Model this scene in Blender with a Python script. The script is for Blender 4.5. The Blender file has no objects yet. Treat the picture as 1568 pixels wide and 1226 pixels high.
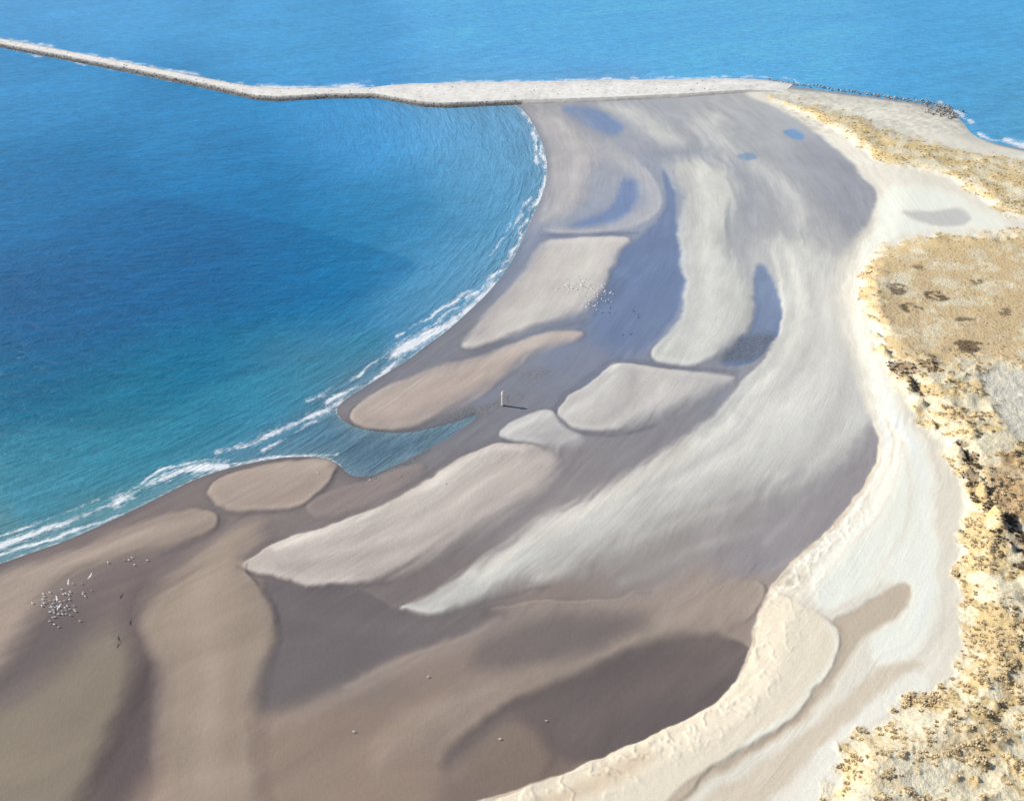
import bpy, math, random
import numpy as np
random.seed(3); rng=np.random.default_rng(5)
# ------------------------------------------------------------------ image pixel frame: outlines and positions are image coordinates cast onto the ground
W,Hh=1568.0,1225.0; F=1506.0; CX,CY=784.0,612.5
PITCH=math.radians(33); CAMH=200.0
cp,sp=math.cos(PITCH),math.sin(PITCH)
def unproj(u,v,z=0.0):
    a=(np.asarray(u,dtype=np.float64)-CX)/F; b=(CY-np.asarray(v,dtype=np.float64))/F
    dy=cp+b*sp; dz=-sp+b*cp
    t=(z-CAMH)/dz
    return a*t, dy*t
def proj(x,y,z=0.0):
    zz=z-CAMH
    d=y*cp-zz*sp; up=y*sp+zz*cp
    return CX+F*x/d, CY-F*up/d
# ------------------------------------------------------------------ noise
def hsh(ix,iy,s):
    h=(ix.astype(np.int64)*374761393+iy.astype(np.int64)*668265263+s*1442695041)&0xffffffff
    h=((h^(h>>13))*1274126177)&0xffffffff
    return ((h^(h>>16))&0xffff)/65535.0
def vn(x,y,s=0):
    ix=np.floor(x); iy=np.floor(y); fx=x-ix; fy=y-iy
    fx=fx*fx*fx*(fx*(fx*6-15)+10); fy=fy*fy*fy*(fy*(fy*6-15)+10)
    a=hsh(ix,iy,s);b=hsh(ix+1,iy,s);c=hsh(ix,iy+1,s);d=hsh(ix+1,iy+1,s)
    return (a+(b-a)*fx)*(1-fy)+(c+(d-c)*fx)*fy
def fbm(x,y,s=0,o=4):
    r=0;a=1;t=0
    for i in range(o):
        r=r+a*(vn(x*(2**i)+17.3*i,y*(2**i)-9.1*i,s+i)*2-1); t+=a; a*=0.5
    return r/t
def sst(x):
    x=np.clip(x,0,1); return x*x*(3-2*x)
def lin(c):
    c=np.asarray(c,dtype=np.float64)/255.0
    return np.where(c<=0.04045,c/12.92,((c+0.055)/1.055)**2.4)
# ------------------------------------------------------------------ outlines
def parse(s,f):
    r=[]
    for t in s.split():
        q=[float(k) for k in t.split(',')]
        r.append((q[0],q[1],q[2] if len(q)>2 else f))
    return np.array(r)
def chaikin(P,n=2,closed=True):
    for _ in range(n):
        if closed:
            Q=np.roll(P,-1,axis=0)
            R=np.empty((len(P)*2,P.shape[1])); R[0::2]=P*0.75+Q*0.25; R[1::2]=P*0.25+Q*0.75
        else:
            A=P[:-1];B=P[1:]
            R=np.empty((len(A)*2+2,P.shape[1])); R[0]=P[0];R[-1]=P[-1]
            R[1:-1:2]=A*0.75+B*0.25; R[2:-1:2]=A*0.25+B*0.75
        P=R
    return P
def sdf(P,u,v):
    """signed distance (+ inside), locally blended feather"""
    n=len(P); d2=np.full(u.shape,1e12,dtype=np.float32); ws=np.zeros(u.shape,np.float32); fs=np.zeros(u.shape,np.float32)
    ins=np.zeros(u.shape,bool)
    for i in range(n):
        x0,y0,f0=P[i]; x1,y1,f1=P[(i+1)%n]
        ex,ey=x1-x0,y1-y0; L=ex*ex+ey*ey+1e-9
        t=np.clip(((u-x0)*ex+(v-y0)*ey)/L,0,1)
        dd=(u-x0-t*ex)**2+(v-y0-t*ey)**2
        d2=np.minimum(d2,dd)
        w=math.sqrt(L)/(dd+4.0)**1.5
        ws+=w; fs+=w*(f0+(f1-f0)*t)
        if y0!=y1:
            c=((y0>v)!=(y1>v))&(u<(x1-x0)*(v-y0)/(y1-y0)+x0)
            ins^=c
    d=np.sqrt(d2)
    return np.where(ins,d,-d), fs/ws
def linedist(P,u,v):
    d2=np.full(u.shape,1e12)
    for i in range(len(P)-1):
        x0,y0=P[i][:2]; x1,y1=P[i+1][:2]
        ex,ey=x1-x0,y1-y0; L=ex*ex+ey*ey+1e-9
        t=np.clip(((u-x0)*ex+(v-y0)*ey)/L,0,1)
        d2=np.minimum(d2,(u-x0-t*ex)**2+(v-y0-t*ey)**2)
    return np.sqrt(d2)
def axis(a,b,step,lo,hi,g=1.25):
    c=list(np.arange(a,b+step,step)); s=step; x=a; pre=[]
    while x>lo:
        s*=g; x-=s; pre.append(max(x,lo))
    post=[];s=step;x=c[-1]
    while x<hi:
        s*=g; x+=s; post.append(min(x,hi))
    return np.array(pre[::-1]+c+post)
LAND=chaikin(parse("785,156 806,172 822,198 833,225 838,250 838,275 830,300 817,330 802,362 787,395 767,425 742,454 716,478 690,502 660,524 630,547 600,566 565,588 530,610 512,628 530,648 560,658 620,664 690,648 740,630 700,662 650,690 610,710 565,730 535,728 520,712 500,700 450,698 400,705 350,716 300,732 250,757 200,783 150,806 100,828 50,845 0,863 -300,960 -900,1160 -3500,2300 -3500,3300 5500,3300 5500,900 2600,420 2000,300 1700,252 1568,228 1520,219 1490,208 1476,190 1468,178 1445,164 1400,156 1300,143 1200,130 1150,124 1000,126 800,130 640,134 600,140 650,152",3),1)
# ------------------------------------------------------------------ control colours
def field(pts,u,v,sig):
    acc=np.zeros(u.shape+(3,)); ws=np.full(u.shape,1e-12)
    for x,y,c in pts:
        d=((u-x)**2+((v-y)*1.3)**2)/(2*sig*sig)
        w=np.exp(-np.minimum(d,60))+1e-5/(1+d)
        ws=ws+w; acc+=w[...,None]*lin(c)
    return acc/ws[...,None]
FLAT=[(870,200,(158,155,160)),(960,190,(160,160,167)),(1100,160,(175,173,174)),(1000,280,(150,155,170)),(1150,220,(168,168,171)),(1280,260,(158,157,164)),(1200,300,(168,167,170)),(1330,300,(162,159,163)),(1290,370,(173,170,170)),(960,450,(130,138,158)),(900,540,(128,132,147)),(1150,560,(134,135,145)),(800,600,(126,125,133)),(700,660,(122,120,127)),(1000,650,(134,131,136)),(950,700,(136,130,133)),(850,750,(140,132,132)),(1250,600,(188,185,180)),(1300,700,(149,144,147)),(1200,800,(148,141,142)),(1050,830,(148,140,137)),(650,750,(126,118,118)),(450,750,(128,117,115)),(350,800,(120,108,106)),(200,870,(118,104,101)),(500,900,(116,106,105)),(300,950,(138,121,110)),(100,1000,(98,86,86)),(200,1100,(96,81,80)),(500,1000,(120,109,104)),(500,1150,(144,124,111)),(350,1200,(142,121,109)),(700,1050,(141,124,114)),(900,930,(134,121,115)),(1000,1050,(108,97,94)),(850,1200,(122,106,98)),(650,930,(121,111,109)),(1100,920,(153,137,128)),(0,1200,(115,101,92)),(1200,450,(190,188,185))]
SEA=[(100,20,(78,160,214)),(400,60,(74,158,210)),(800,30,(92,173,228)),(1200,60,(96,175,226)),(1500,50,(84,167,218)),(1500,180,(82,160,208)),(50,120,(48,138,192)),(300,180,(44,132,186)),(550,200,(68,148,202)),(740,200,(96,163,208)),(780,280,(84,153,194)),(600,350,(42,130,178)),(400,280,(28,122,177)),(300,400,(2,102,154)),(100,300,(12,114,167)),(100,480,(2,96,145)),(500,430,(18,116,164)),(660,450,(74,143,184)),(350,560,(8,106,144)),(450,600,(68,137,166)),(200,640,(28,113,143)),(50,620,(8,101,138)),(50,740,(54,123,140)),(200,720,(72,132,148)),(60,800,(100,140,150)),(520,640,(94,118,138)),(720,440,(108,152,180)),(820,230,(120,154,180)),(600,690,(84,106,126)),(1568,200,(92,162,202))]
# ------------------------------------------------------------------ tidal-flat and beach units
def S(col,op,h,rim,f,s,**k):
    P=chaikin(parse(s,f),2); P[:,2]=np.where(P[:,2]>7,7+(P[:,2]-7)*1.6,np.maximum(P[:,2],3.2)*1.1)
    return dict(col=col,op=op,h=h,rim=rim,f=f,P=P,**k)
def K(col,op,w,s,h=0,wet=0): return dict(kind='stroke',col=col,op=op,w=w,h=h,wet=wet,P=chaikin(parse(s,1),2,False))
U=[
 S((178,172,172),.8,.25,.0,20,"800,163 850,165 885,190 912,225 915,250 900,275 893,305 865,335 828,340,6 843,300 846,250 838,210"),
 S((180,176,178),.75,.2,.1,14,"900,200 940,225 985,250,8 1008,285,6 1012,320,6 990,345,8 940,354,6 880,357,5 830,352,4 850,345 905,345 960,338 985,315 980,285 945,255 905,240"),
 S((110,134,176),.75,-.1,0,12,"862,163 900,160 930,175 958,195 945,208 910,200 880,182",wet=1),  # wet pool, reflected sky blue painted into its base colour
 S((108,128,170),.75,-.1,0,12,"945,275 968,272 974,300 965,328 925,343 870,348 885,336 930,322 945,300",wet=1),  # crescent pool: sky reflection held in the blue base colour
 S((108,124,158),.8,-.2,0,9,"1012,258 1024,262 1032,300 1036,345 1048,395 1052,440 1035,482 1005,520 980,542,14 930,545,40 890,520,30 905,470,14 932,420 950,388 978,366 1003,345 1015,325 1016,295",wet=1),  # wet channel, its blue is sky reflection painted as colour
 K((116,123,146),.6,26,"930,440 900,500 860,540 800,580 740,610",wet=.8),
 K((120,126,144),.5,24,"1000,500 960,540 900,570 860,610",wet=.7),
 S((194,186,181),1,.4,.35,16,"832,366,5 900,361,4 974,362,4 952,385,10 935,410,12 928,440,14 905,466,14 878,482,10 835,496,8 770,515,5 695,537,4 735,500,14 770,462,14 802,425,16 820,390,16"),
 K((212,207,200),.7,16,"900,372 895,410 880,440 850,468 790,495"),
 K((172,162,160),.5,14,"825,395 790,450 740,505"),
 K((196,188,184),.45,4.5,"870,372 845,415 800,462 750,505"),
 S((177,161,153),1,.35,.4,12,"537,645,4 545,622,5 590,595,8 650,566,10 720,545,10 790,520,8 850,507,6 893,507,6 880,520,8 832,530,12 795,548,16 768,575,16 742,602,16 702,628,12 660,648,8 610,659,4 560,657,4"),
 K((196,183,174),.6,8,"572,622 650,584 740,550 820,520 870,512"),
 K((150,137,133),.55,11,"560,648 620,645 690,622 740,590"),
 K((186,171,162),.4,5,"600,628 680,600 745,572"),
 S((198,196,192),.85,.25,0,16,"905,155 975,158 1005,180 1045,205 1060,225 1020,228 990,208 960,184"),
 S((187,185,184),.8,.25,0,22,"1075,165 1130,175 1110,205 1165,240 1225,280 1248,320 1235,355 1205,362 1188,320 1190,290 1150,255 1090,225 1050,200"),
 K((208,205,200),.65,10,"1160,255 1205,285 1228,320 1222,345"),
 K((204,201,197),.65,8,"1100,178 1085,200 1100,215"),
 K((194,189,187),.5,10,"845,175 878,215 884,255 868,300"),
 K((150,150,163),.6,10,"1000,235 1050,236 1120,248 1148,285 1143,350 1138,395 1150,430",wet=.5),
 K((156,155,164),.6,12,"885,180 925,225 935,262 925,300",wet=.4),
 S((102,148,198),.75,-.1,0,5,"1195,200 1220,196 1238,212 1222,217",wet=1),  # small pool tinted with painted sky reflection
 S((118,150,188),.6,-.1,0,5,"1125,236 1155,232 1162,243 1140,246",wet=1),  # small pool, same painted sky tint
 S((153,152,161),.7,0,0,24,"1235,205 1300,240 1345,285,6 1342,330,12 1300,370 1275,330 1240,270"),
 S((196,194,189),1,.45,.3,16,"1015,250,24 1060,238,24 1108,246,24 1130,280,24 1118,330,24 1112,370,24 1132,410,24 1155,450,18 1150,495,18 1120,532,14 1080,557,5 1035,563,4 985,548,4 1018,518,10 1042,485,8 1056,440,8 1046,390,8 1038,340,10 1046,300,14"),
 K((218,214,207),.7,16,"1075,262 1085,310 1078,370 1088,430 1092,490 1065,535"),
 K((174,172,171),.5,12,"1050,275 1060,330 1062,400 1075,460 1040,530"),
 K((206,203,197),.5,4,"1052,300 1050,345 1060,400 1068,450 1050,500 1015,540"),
 S((199,196,191),1,.4,.15,24,"1170,362,14 1230,360,30 1285,390,30 1340,400,20 1420,500 1420,640 1352,640,20 1330,680,40 1280,710,60 1200,745,60 1110,775,50 1030,800,50 960,840,50 880,868,44 780,900,26 700,930,10 650,932,6 610,925,6 660,905,14 700,880,18 760,845,16 830,800,16 900,768,16 960,735,16 1000,705,14 1060,655,12 1125,598,8 1165,560,6 1192,512,5 1199,455,5 1190,400,10"),
 S((213,209,202),.6,.1,0,50,"1215,400 1290,430 1320,540 1290,620 1200,680 1080,730 1000,745 1080,690 1170,620 1215,540 1220,460"),
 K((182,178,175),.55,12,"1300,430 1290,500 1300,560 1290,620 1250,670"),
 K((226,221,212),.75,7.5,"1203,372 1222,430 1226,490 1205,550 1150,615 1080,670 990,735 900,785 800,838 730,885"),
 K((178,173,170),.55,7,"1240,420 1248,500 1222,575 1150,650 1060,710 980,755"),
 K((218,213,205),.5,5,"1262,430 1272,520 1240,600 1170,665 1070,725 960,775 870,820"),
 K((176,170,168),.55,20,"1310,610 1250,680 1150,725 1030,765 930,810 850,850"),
 K((158,152,150),.6,20,"1310,720 1220,765 1110,800 1000,835 900,872",wet=.3),
 K((190,184,178),.65,9,"1290,690 1200,748 1090,785 980,825 900,850 820,885"),
 K((180,174,170),.55,9,"1250,790 1150,815 1050,850 960,885"),
 K((140,132,134),.55,18,"1270,810 1170,850 1060,868 960,895",wet=.3),
 S((106,124,160),.8,-.2,0,9,"1155,405 1172,400 1189,430 1196,470,4 1190,512,4 1168,548,4 1130,568,6 1095,560,10 1130,525,14 1152,500 1155,450,10",wet=1),  # pool by the big bar, sky reflection painted in blue
 S((108,110,114),.6,0,0,14,"1140,510 1188,505 1178,545 1120,562 1095,552 1125,530",weed=1),
 S((120,117,121),.5,0,0,14,"690,640 750,622 790,600 800,612 740,645 660,672",weed=1),
 S((124,122,126),.35,0,0,14,"770,572 835,560 850,575 800,588",weed=.7),
 S((112,114,120),.5,0,0,8,"540,735 580,728 630,705 655,685 668,690 640,712 600,730 548,748",weed=1),
 S((190,184,181),1,.35,.4,10,"853,628,3 872,604,4 912,580,4 926,558,3 950,553,3 1000,564,4 1060,570,6 1130,577,6 1120,588,10 1050,613,20 990,640,20 940,661,5 895,661,4 865,648,3"),
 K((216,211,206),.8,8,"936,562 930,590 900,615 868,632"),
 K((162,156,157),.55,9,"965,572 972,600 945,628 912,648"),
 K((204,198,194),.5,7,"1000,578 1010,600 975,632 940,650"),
 S((187,182,181),1,.3,.35,10,"756,668,4 790,643,6 835,628,5 853,632,4 862,650,4 893,664,12 895,682,18 865,690,18 815,684,4 775,675,3"),
 K((214,208,204),.7,6,"775,664 805,650 840,638"),
 K((164,157,157),.5,6,"820,674 850,664 868,672"),
 S((186,174,168),1,.4,.5,14,"368,866,3 398,850,4 465,826,5 540,797,5 610,762,6 670,727,6 720,696,6 758,679,4 810,684,6 858,700,16 850,725,26 822,762,30 775,795,30 715,825,30 655,855,26 600,882,14 540,890,4 480,893,3 425,884,3 385,876,3"),
 S((206,197,189),.4,.1,0,22,"450,838 560,798 640,752 715,705 760,690 740,722 650,775 560,815 480,845"),
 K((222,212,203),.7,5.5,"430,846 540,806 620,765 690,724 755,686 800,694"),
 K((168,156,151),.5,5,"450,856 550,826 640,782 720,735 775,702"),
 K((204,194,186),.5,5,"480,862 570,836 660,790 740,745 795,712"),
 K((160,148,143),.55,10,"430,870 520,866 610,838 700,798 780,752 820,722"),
 S((205,194,186),.4,.1,0,22,"700,890 790,832 880,782 980,725 1060,660 1080,668 1010,735 900,800 800,850 730,885"),
 # lower bay
 S((165,148,138),1,.3,.45,10,"322,748,5 350,727,5 420,714,4 480,706,3 520,708,3 508,735,4 490,762,4 460,787,3 405,786,4 365,784,6 335,766,6"),
 K((184,168,157),.6,8,"355,742 420,726 495,714"),
 K((146,130,122),.5,8,"390,774 440,766 478,745"),
 S((142,128,125),.9,.2,.35,8,"468,783 500,757 545,742 610,720 655,712 640,735,20 590,765,20 540,790,10 495,797"),
 S((160,143,132),1,.3,.25,14,"-250,960 -60,905,14 0,874,14 80,856,14 160,822,10 230,792,10 290,772,10 332,776,5 346,794,5 315,822,8 250,842,18 180,857,24 110,885,34 70,930,34 40,975,34 0,1030,30 -100,1120 -300,1100"),
 K((176,159,148),.55,8,"0,888 90,866 180,832 260,800 320,788"),
 S((139,127,113),.85,.3,0,36,"165,950 203,975 200,1030 180,1095 155,1160,24 110,1225,24 20,1330 -300,1400 -300,1190 -60,1100 20,1060 90,1010"),
 S((84,72,74),.75,-.1,0,36,"240,865 215,930 225,1010 235,1080 225,1160 180,1260 60,1330 120,1215 165,1150 195,1060 215,980 190,930",wet=.4),
 K((98,86,86),.6,22,"330,815 270,850 190,880 120,940 70,1010 0,1055 -60,1090",wet=.4),
 S((158,141,128),.9,.3,.1,30,"350,805 415,800 415,832 372,862,5 380,885,6 410,915,12 424,960,16 412,1020,26 400,1090,34 400,1300 240,1300 245,1180 240,1080 232,990 230,940,18 265,890,24 310,845"),
 K((172,154,140),.55,22,"345,850 300,910 320,990 335,1080 310,1180"),
 K((142,124,115),.5,18,"385,900 372,970 370,1060 360,1150"),
 S((102,94,96),.85,-.1,0,28,"392,885,8 470,897,6 560,893,6 610,927,8 690,938,8 750,925,14 775,950,30 700,985,34 610,1010,36 520,1050,36 440,1085,30 398,1092,24 412,1030,24 428,970,14 412,915,10",wet=.4),
 K((126,116,114),.5,18,"440,930 530,950 640,950 720,945"),
 S((158,143,135),.8,.2,.2,24,"735,940,8 800,922,6 870,918,4 940,914,5 1010,890,12 1090,865 1160,850 1150,880 1080,915 1000,935,20 900,935 800,935"),
 S((112,102,100),.8,-.1,0,30,"745,962,10 840,938 930,940 1010,935 985,975 900,1010 820,1018,14 700,1030",wet=.3),
 K((164,146,136),.6,14,"430,1105 520,1058 620,1015 700,985 770,955 830,935"),
 K((178,161,150),.4,5,"520,1046 620,1003 700,976 760,948"),
 K((128,114,107),.5,16,"620,1060 720,1035 820,1030 900,1020"),
 S((163,147,136),.7,.2,.0,36,"1080,905 1170,885,5 1178,915,5 1150,965,8 1060,950 980,985,20 900,1025 780,1060 700,1100 640,1150 560,1180 600,1100 700,1045 820,1025 930,990 1000,950"),
 S((98,88,87),.85,-.1,0,24,"672,1165 705,1120,12 750,1080,10 850,1050,14 930,1008,12 990,978,16 1060,965,24 1150,980,4 1165,1005,3 1120,1055,3 1060,1098,3 985,1142,3 920,1168,4 860,1165,20 830,1130,28 780,1110,28 740,1140,34 690,1180,34",wet=.4),
 K((166,148,137),.45,7,"665,1160 700,1108 748,1070 845,1038 925,998 980,970"),
 K((122,108,102),.5,24,"880,1120 960,1070 1050,1020 1110,990"),
 K((86,76,76),.4,9,"740,1096 820,1070 900,1042 960,1008"),
 S((128,112,102),.7,.2,0,26,"770,1085 830,1120 845,1170 820,1215 740,1200 690,1180 730,1130"),
 K((152,132,119),.5,30,"420,1200 520,1150 600,1120 660,1080"),
 K((124,107,97),.4,20,"430,1180 520,1120 600,1080 690,1050"),
 S((147,140,143),.85,-.1,0,40,"1340,640,5 1345,690,4 1325,740,4 1290,790,4 1240,840,4 1180,874,5 1120,890,20 1080,860,40 1160,810,50 1230,760,50 1290,700,50",wet=.3),
 K((170,164,162),.5,6,"1270,702 1255,740 1215,790 1180,830"),
 # thin run-off lines along bar toes
 K((104,104,122),.65,3.0,"688,549 730,536 780,520 840,504 888,491"),
 K((108,108,128),.65,2.8,"830,360 900,356 978,357"),
 K((100,98,110),.6,3.2,"850,622 852,642 868,656 900,668 945,669 1000,650"),
 K((108,105,118),.5,3.2,"848,624 866,598 905,573 922,552 945,547"),
 K((110,106,118),.55,2.6,"950,548 1005,559 1070,566 1130,572"),
 K((100,92,97),.65,3.4,"366,868 385,882 430,890 480,898 545,896 600,888"),
 K((112,102,106),.45,4,"368,858 400,842 470,818 542,789 610,752 670,718 715,688 752,672"),
 K((120,115,122),.4,4,"1188,518 1162,562 1122,600 1056,656 996,706 896,770 826,802 752,846 690,882"),
 K((106,97,101),.55,3.2,"520,712 508,740 490,766 462,790"),
 K((106,96,100),.5,3.2,"462,790 405,792 355,788 325,768"),
 K((96,86,92),.6,3.6,"350,795 320,826 255,848"),
 K((112,104,106),.55,3.2,"610,930 650,938 705,935 770,914 840,898"),
 K((108,100,101),.5,3.0,"806,926 870,922 940,918 1000,898"),
 K((112,105,112),.4,6,"893,694 872,722 840,765 790,800 720,838 650,868"),
]
BEACH=chaikin(parse("1130,138,10 1180,160,10 1230,187,8 1280,227,8 1320,262,6 1344,292,5 1340,335,14 1308,372,24 1285,410,40 1280,470,44 1300,540,30 1325,600,16 1340,650,5 1338,700,3 1322,740,3 1285,795,3 1240,842,3 1198,873,3 1176,905,4 1166,950,4 1152,1002,3 1120,1050,3 1060,1093,3 985,1137,3 910,1168,3 850,1186,3 780,1206,3 725,1228,3 550,1290,3 200,1460,3 -400,2300,3 -400,3200,3 5000,3200,3 5000,700,3 2600,430,3 1900,300,3 1568,234,3 1500,213,3 1470,185,3 1440,166,4 1350,152,4 1200,135,4",3),2)
UB=[
 S((236,231,221),.75,0,0,14,"1345,300 1380,280 1440,290 1500,320 1568,350 1440,350 1370,362 1330,385 1312,430 1320,500 1345,560 1395,650 1430,740 1440,850 1440,930 1400,1000 1330,1030 1330,960 1390,900 1350,880 1260,940,6 1230,900 1270,830 1330,760 1352,690 1345,620 1318,560 1305,480 1310,400 1345,350"),
 S((180,179,178),.8,-.1,0,8,"1375,322 1440,322 1470,315 1498,332 1480,345 1440,346 1400,335"),
 S((224,210,190),.8,.15,.0,8,"1180,905 1240,930 1270,948 1287,975,3 1280,1003,3 1252,1055,4 1215,1098,5 1150,1140 1090,1180,6 1060,1240 900,1290 700,1290 760,1215,4 870,1183,4 990,1135,4 1065,1090,4 1125,1045,4 1160,1000,4 1170,950"),
 S((182,165,147),.85,-.08,0,10,"1390,882,6 1396,905,8 1380,940,12 1335,965,14 1298,1010,14 1262,1072,14 1200,1125,14 1120,1175,12 1060,1240,12 980,1280,12 1050,1215,8 1100,1175,8 1170,1130,7 1225,1090,6 1258,1050,5 1283,1003,5 1288,970,5 1268,945,6 1300,932,8 1345,905,7"),
 K((170,148,130),.5,5,"1262,944 1288,960 1292,985 1283,1010 1258,1052 1222,1096 1165,1138 1100,1182"),
 K((240,234,225),.6,5,"1262,952 1280,975 1272,1003 1246,1052 1208,1094 1140,1140"),
 S((194,173,151),.55,0,0,12,"1420,1015 1340,1025 1290,1065 1230,1125 1150,1180 1060,1250 1020,1300 1180,1260 1240,1170 1310,1080 1380,1030"),
 S((234,229,221),.6,.0,0,10,"1400,1025 1330,1075 1270,1130 1200,1200 1150,1260 1250,1260 1275,1170 1320,1105 1430,1060"),
 S((178,152,126),.5,0,0,20,"900,1190 1000,1150 1010,1165 950,1200 830,1240 760,1240"),
 K((240,236,228),.6,6,"1320,480 1336,560 1372,640 1408,720 1418,800 1420,900 1400,960"),
 K((242,238,229),.6,3.5,"1352,640 1352,690 1334,742 1296,795 1250,845 1212,880"),
 K((198,188,173),.55,3.5,"1362,650 1362,700 1344,752 1306,806 1262,856 1225,892"),
 K((200,192,178),.5,3,"1375,680 1372,740 1345,790 1300,840 1262,880 1235,920"),
 K((206,198,186),.45,4,"1330,600 1380,680 1395,760 1385,830 1340,880"),
 K((204,194,180),.45,3,"1405,640 1425,700 1440,780 1438,860 1446,940 1440,1000"),
]
DUNES=[
 dict(h=4.0,P=chaikin(parse("5000,740,10 2000,420,10 1640,350,10 1568,350,10 1500,357,10 1440,360,12 1372,370,14 1335,390,16 1316,420,16 1316,452,16 1330,495,18 1348,535,20 1378,585,22 1402,622,24 1428,665,26 1452,705,28 1472,760,28 1468,830,30 1466,880,30 1476,940,34 1482,1000,34 1450,1050,34 1385,1085,34 1328,1115,30 1290,1160,30 1272,1205,30 1258,1270,30 1200,1500,30 1200,3200,30 5000,3200,30",20),1)),
 dict(h=2.2,P=chaikin(parse("1170,146,8 1215,152,8 1290,168,9 1340,188,9 1400,212,9 1450,222,9 1530,238,9 1620,262,9 1800,320,10 1700,345,10 1600,345,10 1540,328,10 1490,292,10 1440,268,10 1395,258,10 1350,250,10 1318,226,9 1262,186,8",8),1)),
]
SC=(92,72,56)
DPAINT=[
 S((208,182,144),.85,0,0,40,"1335,385 1568,365 1800,365 1800,560 1568,560 1450,560 1370,540 1325,460",brown=.5),
 S((170,134,100),.7,0,0,30,"1500,700 1580,690 1800,700 1800,900 1600,900 1560,850 1520,770",brown=.8),
 S((212,208,198),.9,0,0,14,"1490,560 1568,570 1750,600 1750,720 1568,690 1530,650 1500,600",bare=1),
 S((234,226,208),.75,0,0,30,"1400,1090 1500,1120 1460,1225 1330,1240 1290,1200 1330,1120",bare=.5),
 S((104,84,68),.85,0,0,8,"1342,530 1375,550 1402,590 1416,618 1398,612 1366,575",scrub=1),  # dark shadow of the upper scarp, painted in brown with the shrubs
 S((98,80,64),.85,0,0,10,"1460,664 1500,708 1540,766 1575,830 1610,900 1570,890 1530,830 1490,775 1455,704",scrub=1),  # lee-side shadow of the long scarp painted into the dune colour
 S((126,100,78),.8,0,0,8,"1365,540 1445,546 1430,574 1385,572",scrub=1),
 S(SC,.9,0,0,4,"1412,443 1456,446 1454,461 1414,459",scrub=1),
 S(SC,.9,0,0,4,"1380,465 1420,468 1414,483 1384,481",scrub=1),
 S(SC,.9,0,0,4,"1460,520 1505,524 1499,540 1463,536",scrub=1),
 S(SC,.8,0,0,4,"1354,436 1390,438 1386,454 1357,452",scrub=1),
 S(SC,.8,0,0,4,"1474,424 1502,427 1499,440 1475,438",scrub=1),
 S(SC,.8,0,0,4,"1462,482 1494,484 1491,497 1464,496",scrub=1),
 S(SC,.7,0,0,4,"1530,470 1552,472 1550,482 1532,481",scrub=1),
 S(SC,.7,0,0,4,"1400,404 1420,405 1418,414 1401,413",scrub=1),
]
KS=np.array([.87,.86,.90])   # irradiance estimate on level sand
# ------------------------------------------------------------------ terrain
CEN=(-407.0,568.0); RR=427.0
def mkgrid(name,ua,va,X,Y,Z):
    nu,nv=len(ua),len(va)
    co=np.stack([X,Y,Z],-1).reshape(-1,3).astype(np.float32)
    i=np.arange(nv*nu).reshape(nv,nu)
    q=np.stack([i[1:,:-1],i[1:,1:],i[:-1,1:],i[:-1,:-1]],-1).reshape(-1,4)
    me=bpy.data.meshes.new(name)
    me.vertices.add(len(co)); me.vertices.foreach_set('co',co.ravel())
    me.loops.add(q.size); me.loops.foreach_set('vertex_index',q.ravel().astype(np.int32))
    me.polygons.add(len(q)); me.polygons.foreach_set('loop_start',np.arange(0,q.size,4,dtype=np.int32))
    me.polygons.foreach_set('use_smooth',np.ones(len(q),bool))
    me.update(); me.validate()
    o=bpy.data.objects.new(name,me); bpy.context.collection.objects.link(o)
    return o
def attr(o,name,arr,kind='FLOAT_COLOR'):
    a=o.data.attributes.new(name,kind,'POINT')
    if kind=='FLOAT_COLOR': a.data.foreach_set('color',arr.reshape(-1,4).astype(np.float32).ravel())
    elif kind=='FLOAT_VECTOR': a.data.foreach_set('vector',arr.reshape(-1,3).astype(np.float32).ravel())
    else: a.data.foreach_set('value',arr.astype(np.float32).ravel())
def flow(X,Y):
    dx=X-CEN[0]; dy=Y-CEN[1]
    return np.stack([np.hypot(dx,dy),np.arctan2(dy,dx+1e-6)*RR,np.zeros_like(X)],-1)

ua=axis(-40,1608,1.9,-3200,4800); va=axis(-8,1265,1.8,-345,2150)
u,v=np.meshgrid(ua,va)
X0,Y0=unproj(u,v)
wx=fbm(X0/34,Y0/34,11,4)*3.2+fbm(X0/6,Y0/6,31,3)*.8
wy=fbm(X0/34,Y0/34,51,4)*3.2+fbm(X0/6,Y0/6,71,3)*.8
uw,vw=proj(X0+wx,Y0+wy)
uw=np.where(np.abs(u-784)>1400,u,uw); vw=np.where(v<-60,v,vw)
col=field(FLAT,uw,vw,58.0)
big=fbm(X0/60,Y0/60,5,4)
hgt=np.zeros_like(X0); wet=np.full_like(X0,.38); weed=np.zeros_like(X0)
fl=flow(X0,Y0)
comb=1-.65*sst((v-880)/120)*sst((1150-u)/150)      # the muddier lower flat is less combed
frag=fbm(fl[...,0]/3.4+fbm(X0/20,Y0/20,8,2)*1.3,fl[...,1]/34,33,4)
def local(P,pad):
    x0,y0=P[:,0].min()-pad,P[:,1].min()-pad; x1,y1=P[:,0].max()+pad,P[:,1].max()+pad
    i0,i1=np.searchsorted(va,y0-24),np.searchsorted(va,y1+24); j0,j1=np.searchsorted(ua,x0-30),np.searchsorted(ua,x1+30)
    return slice(max(i0-1,0),i1+1),slice(max(j0-1,0),j1+1)
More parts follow.
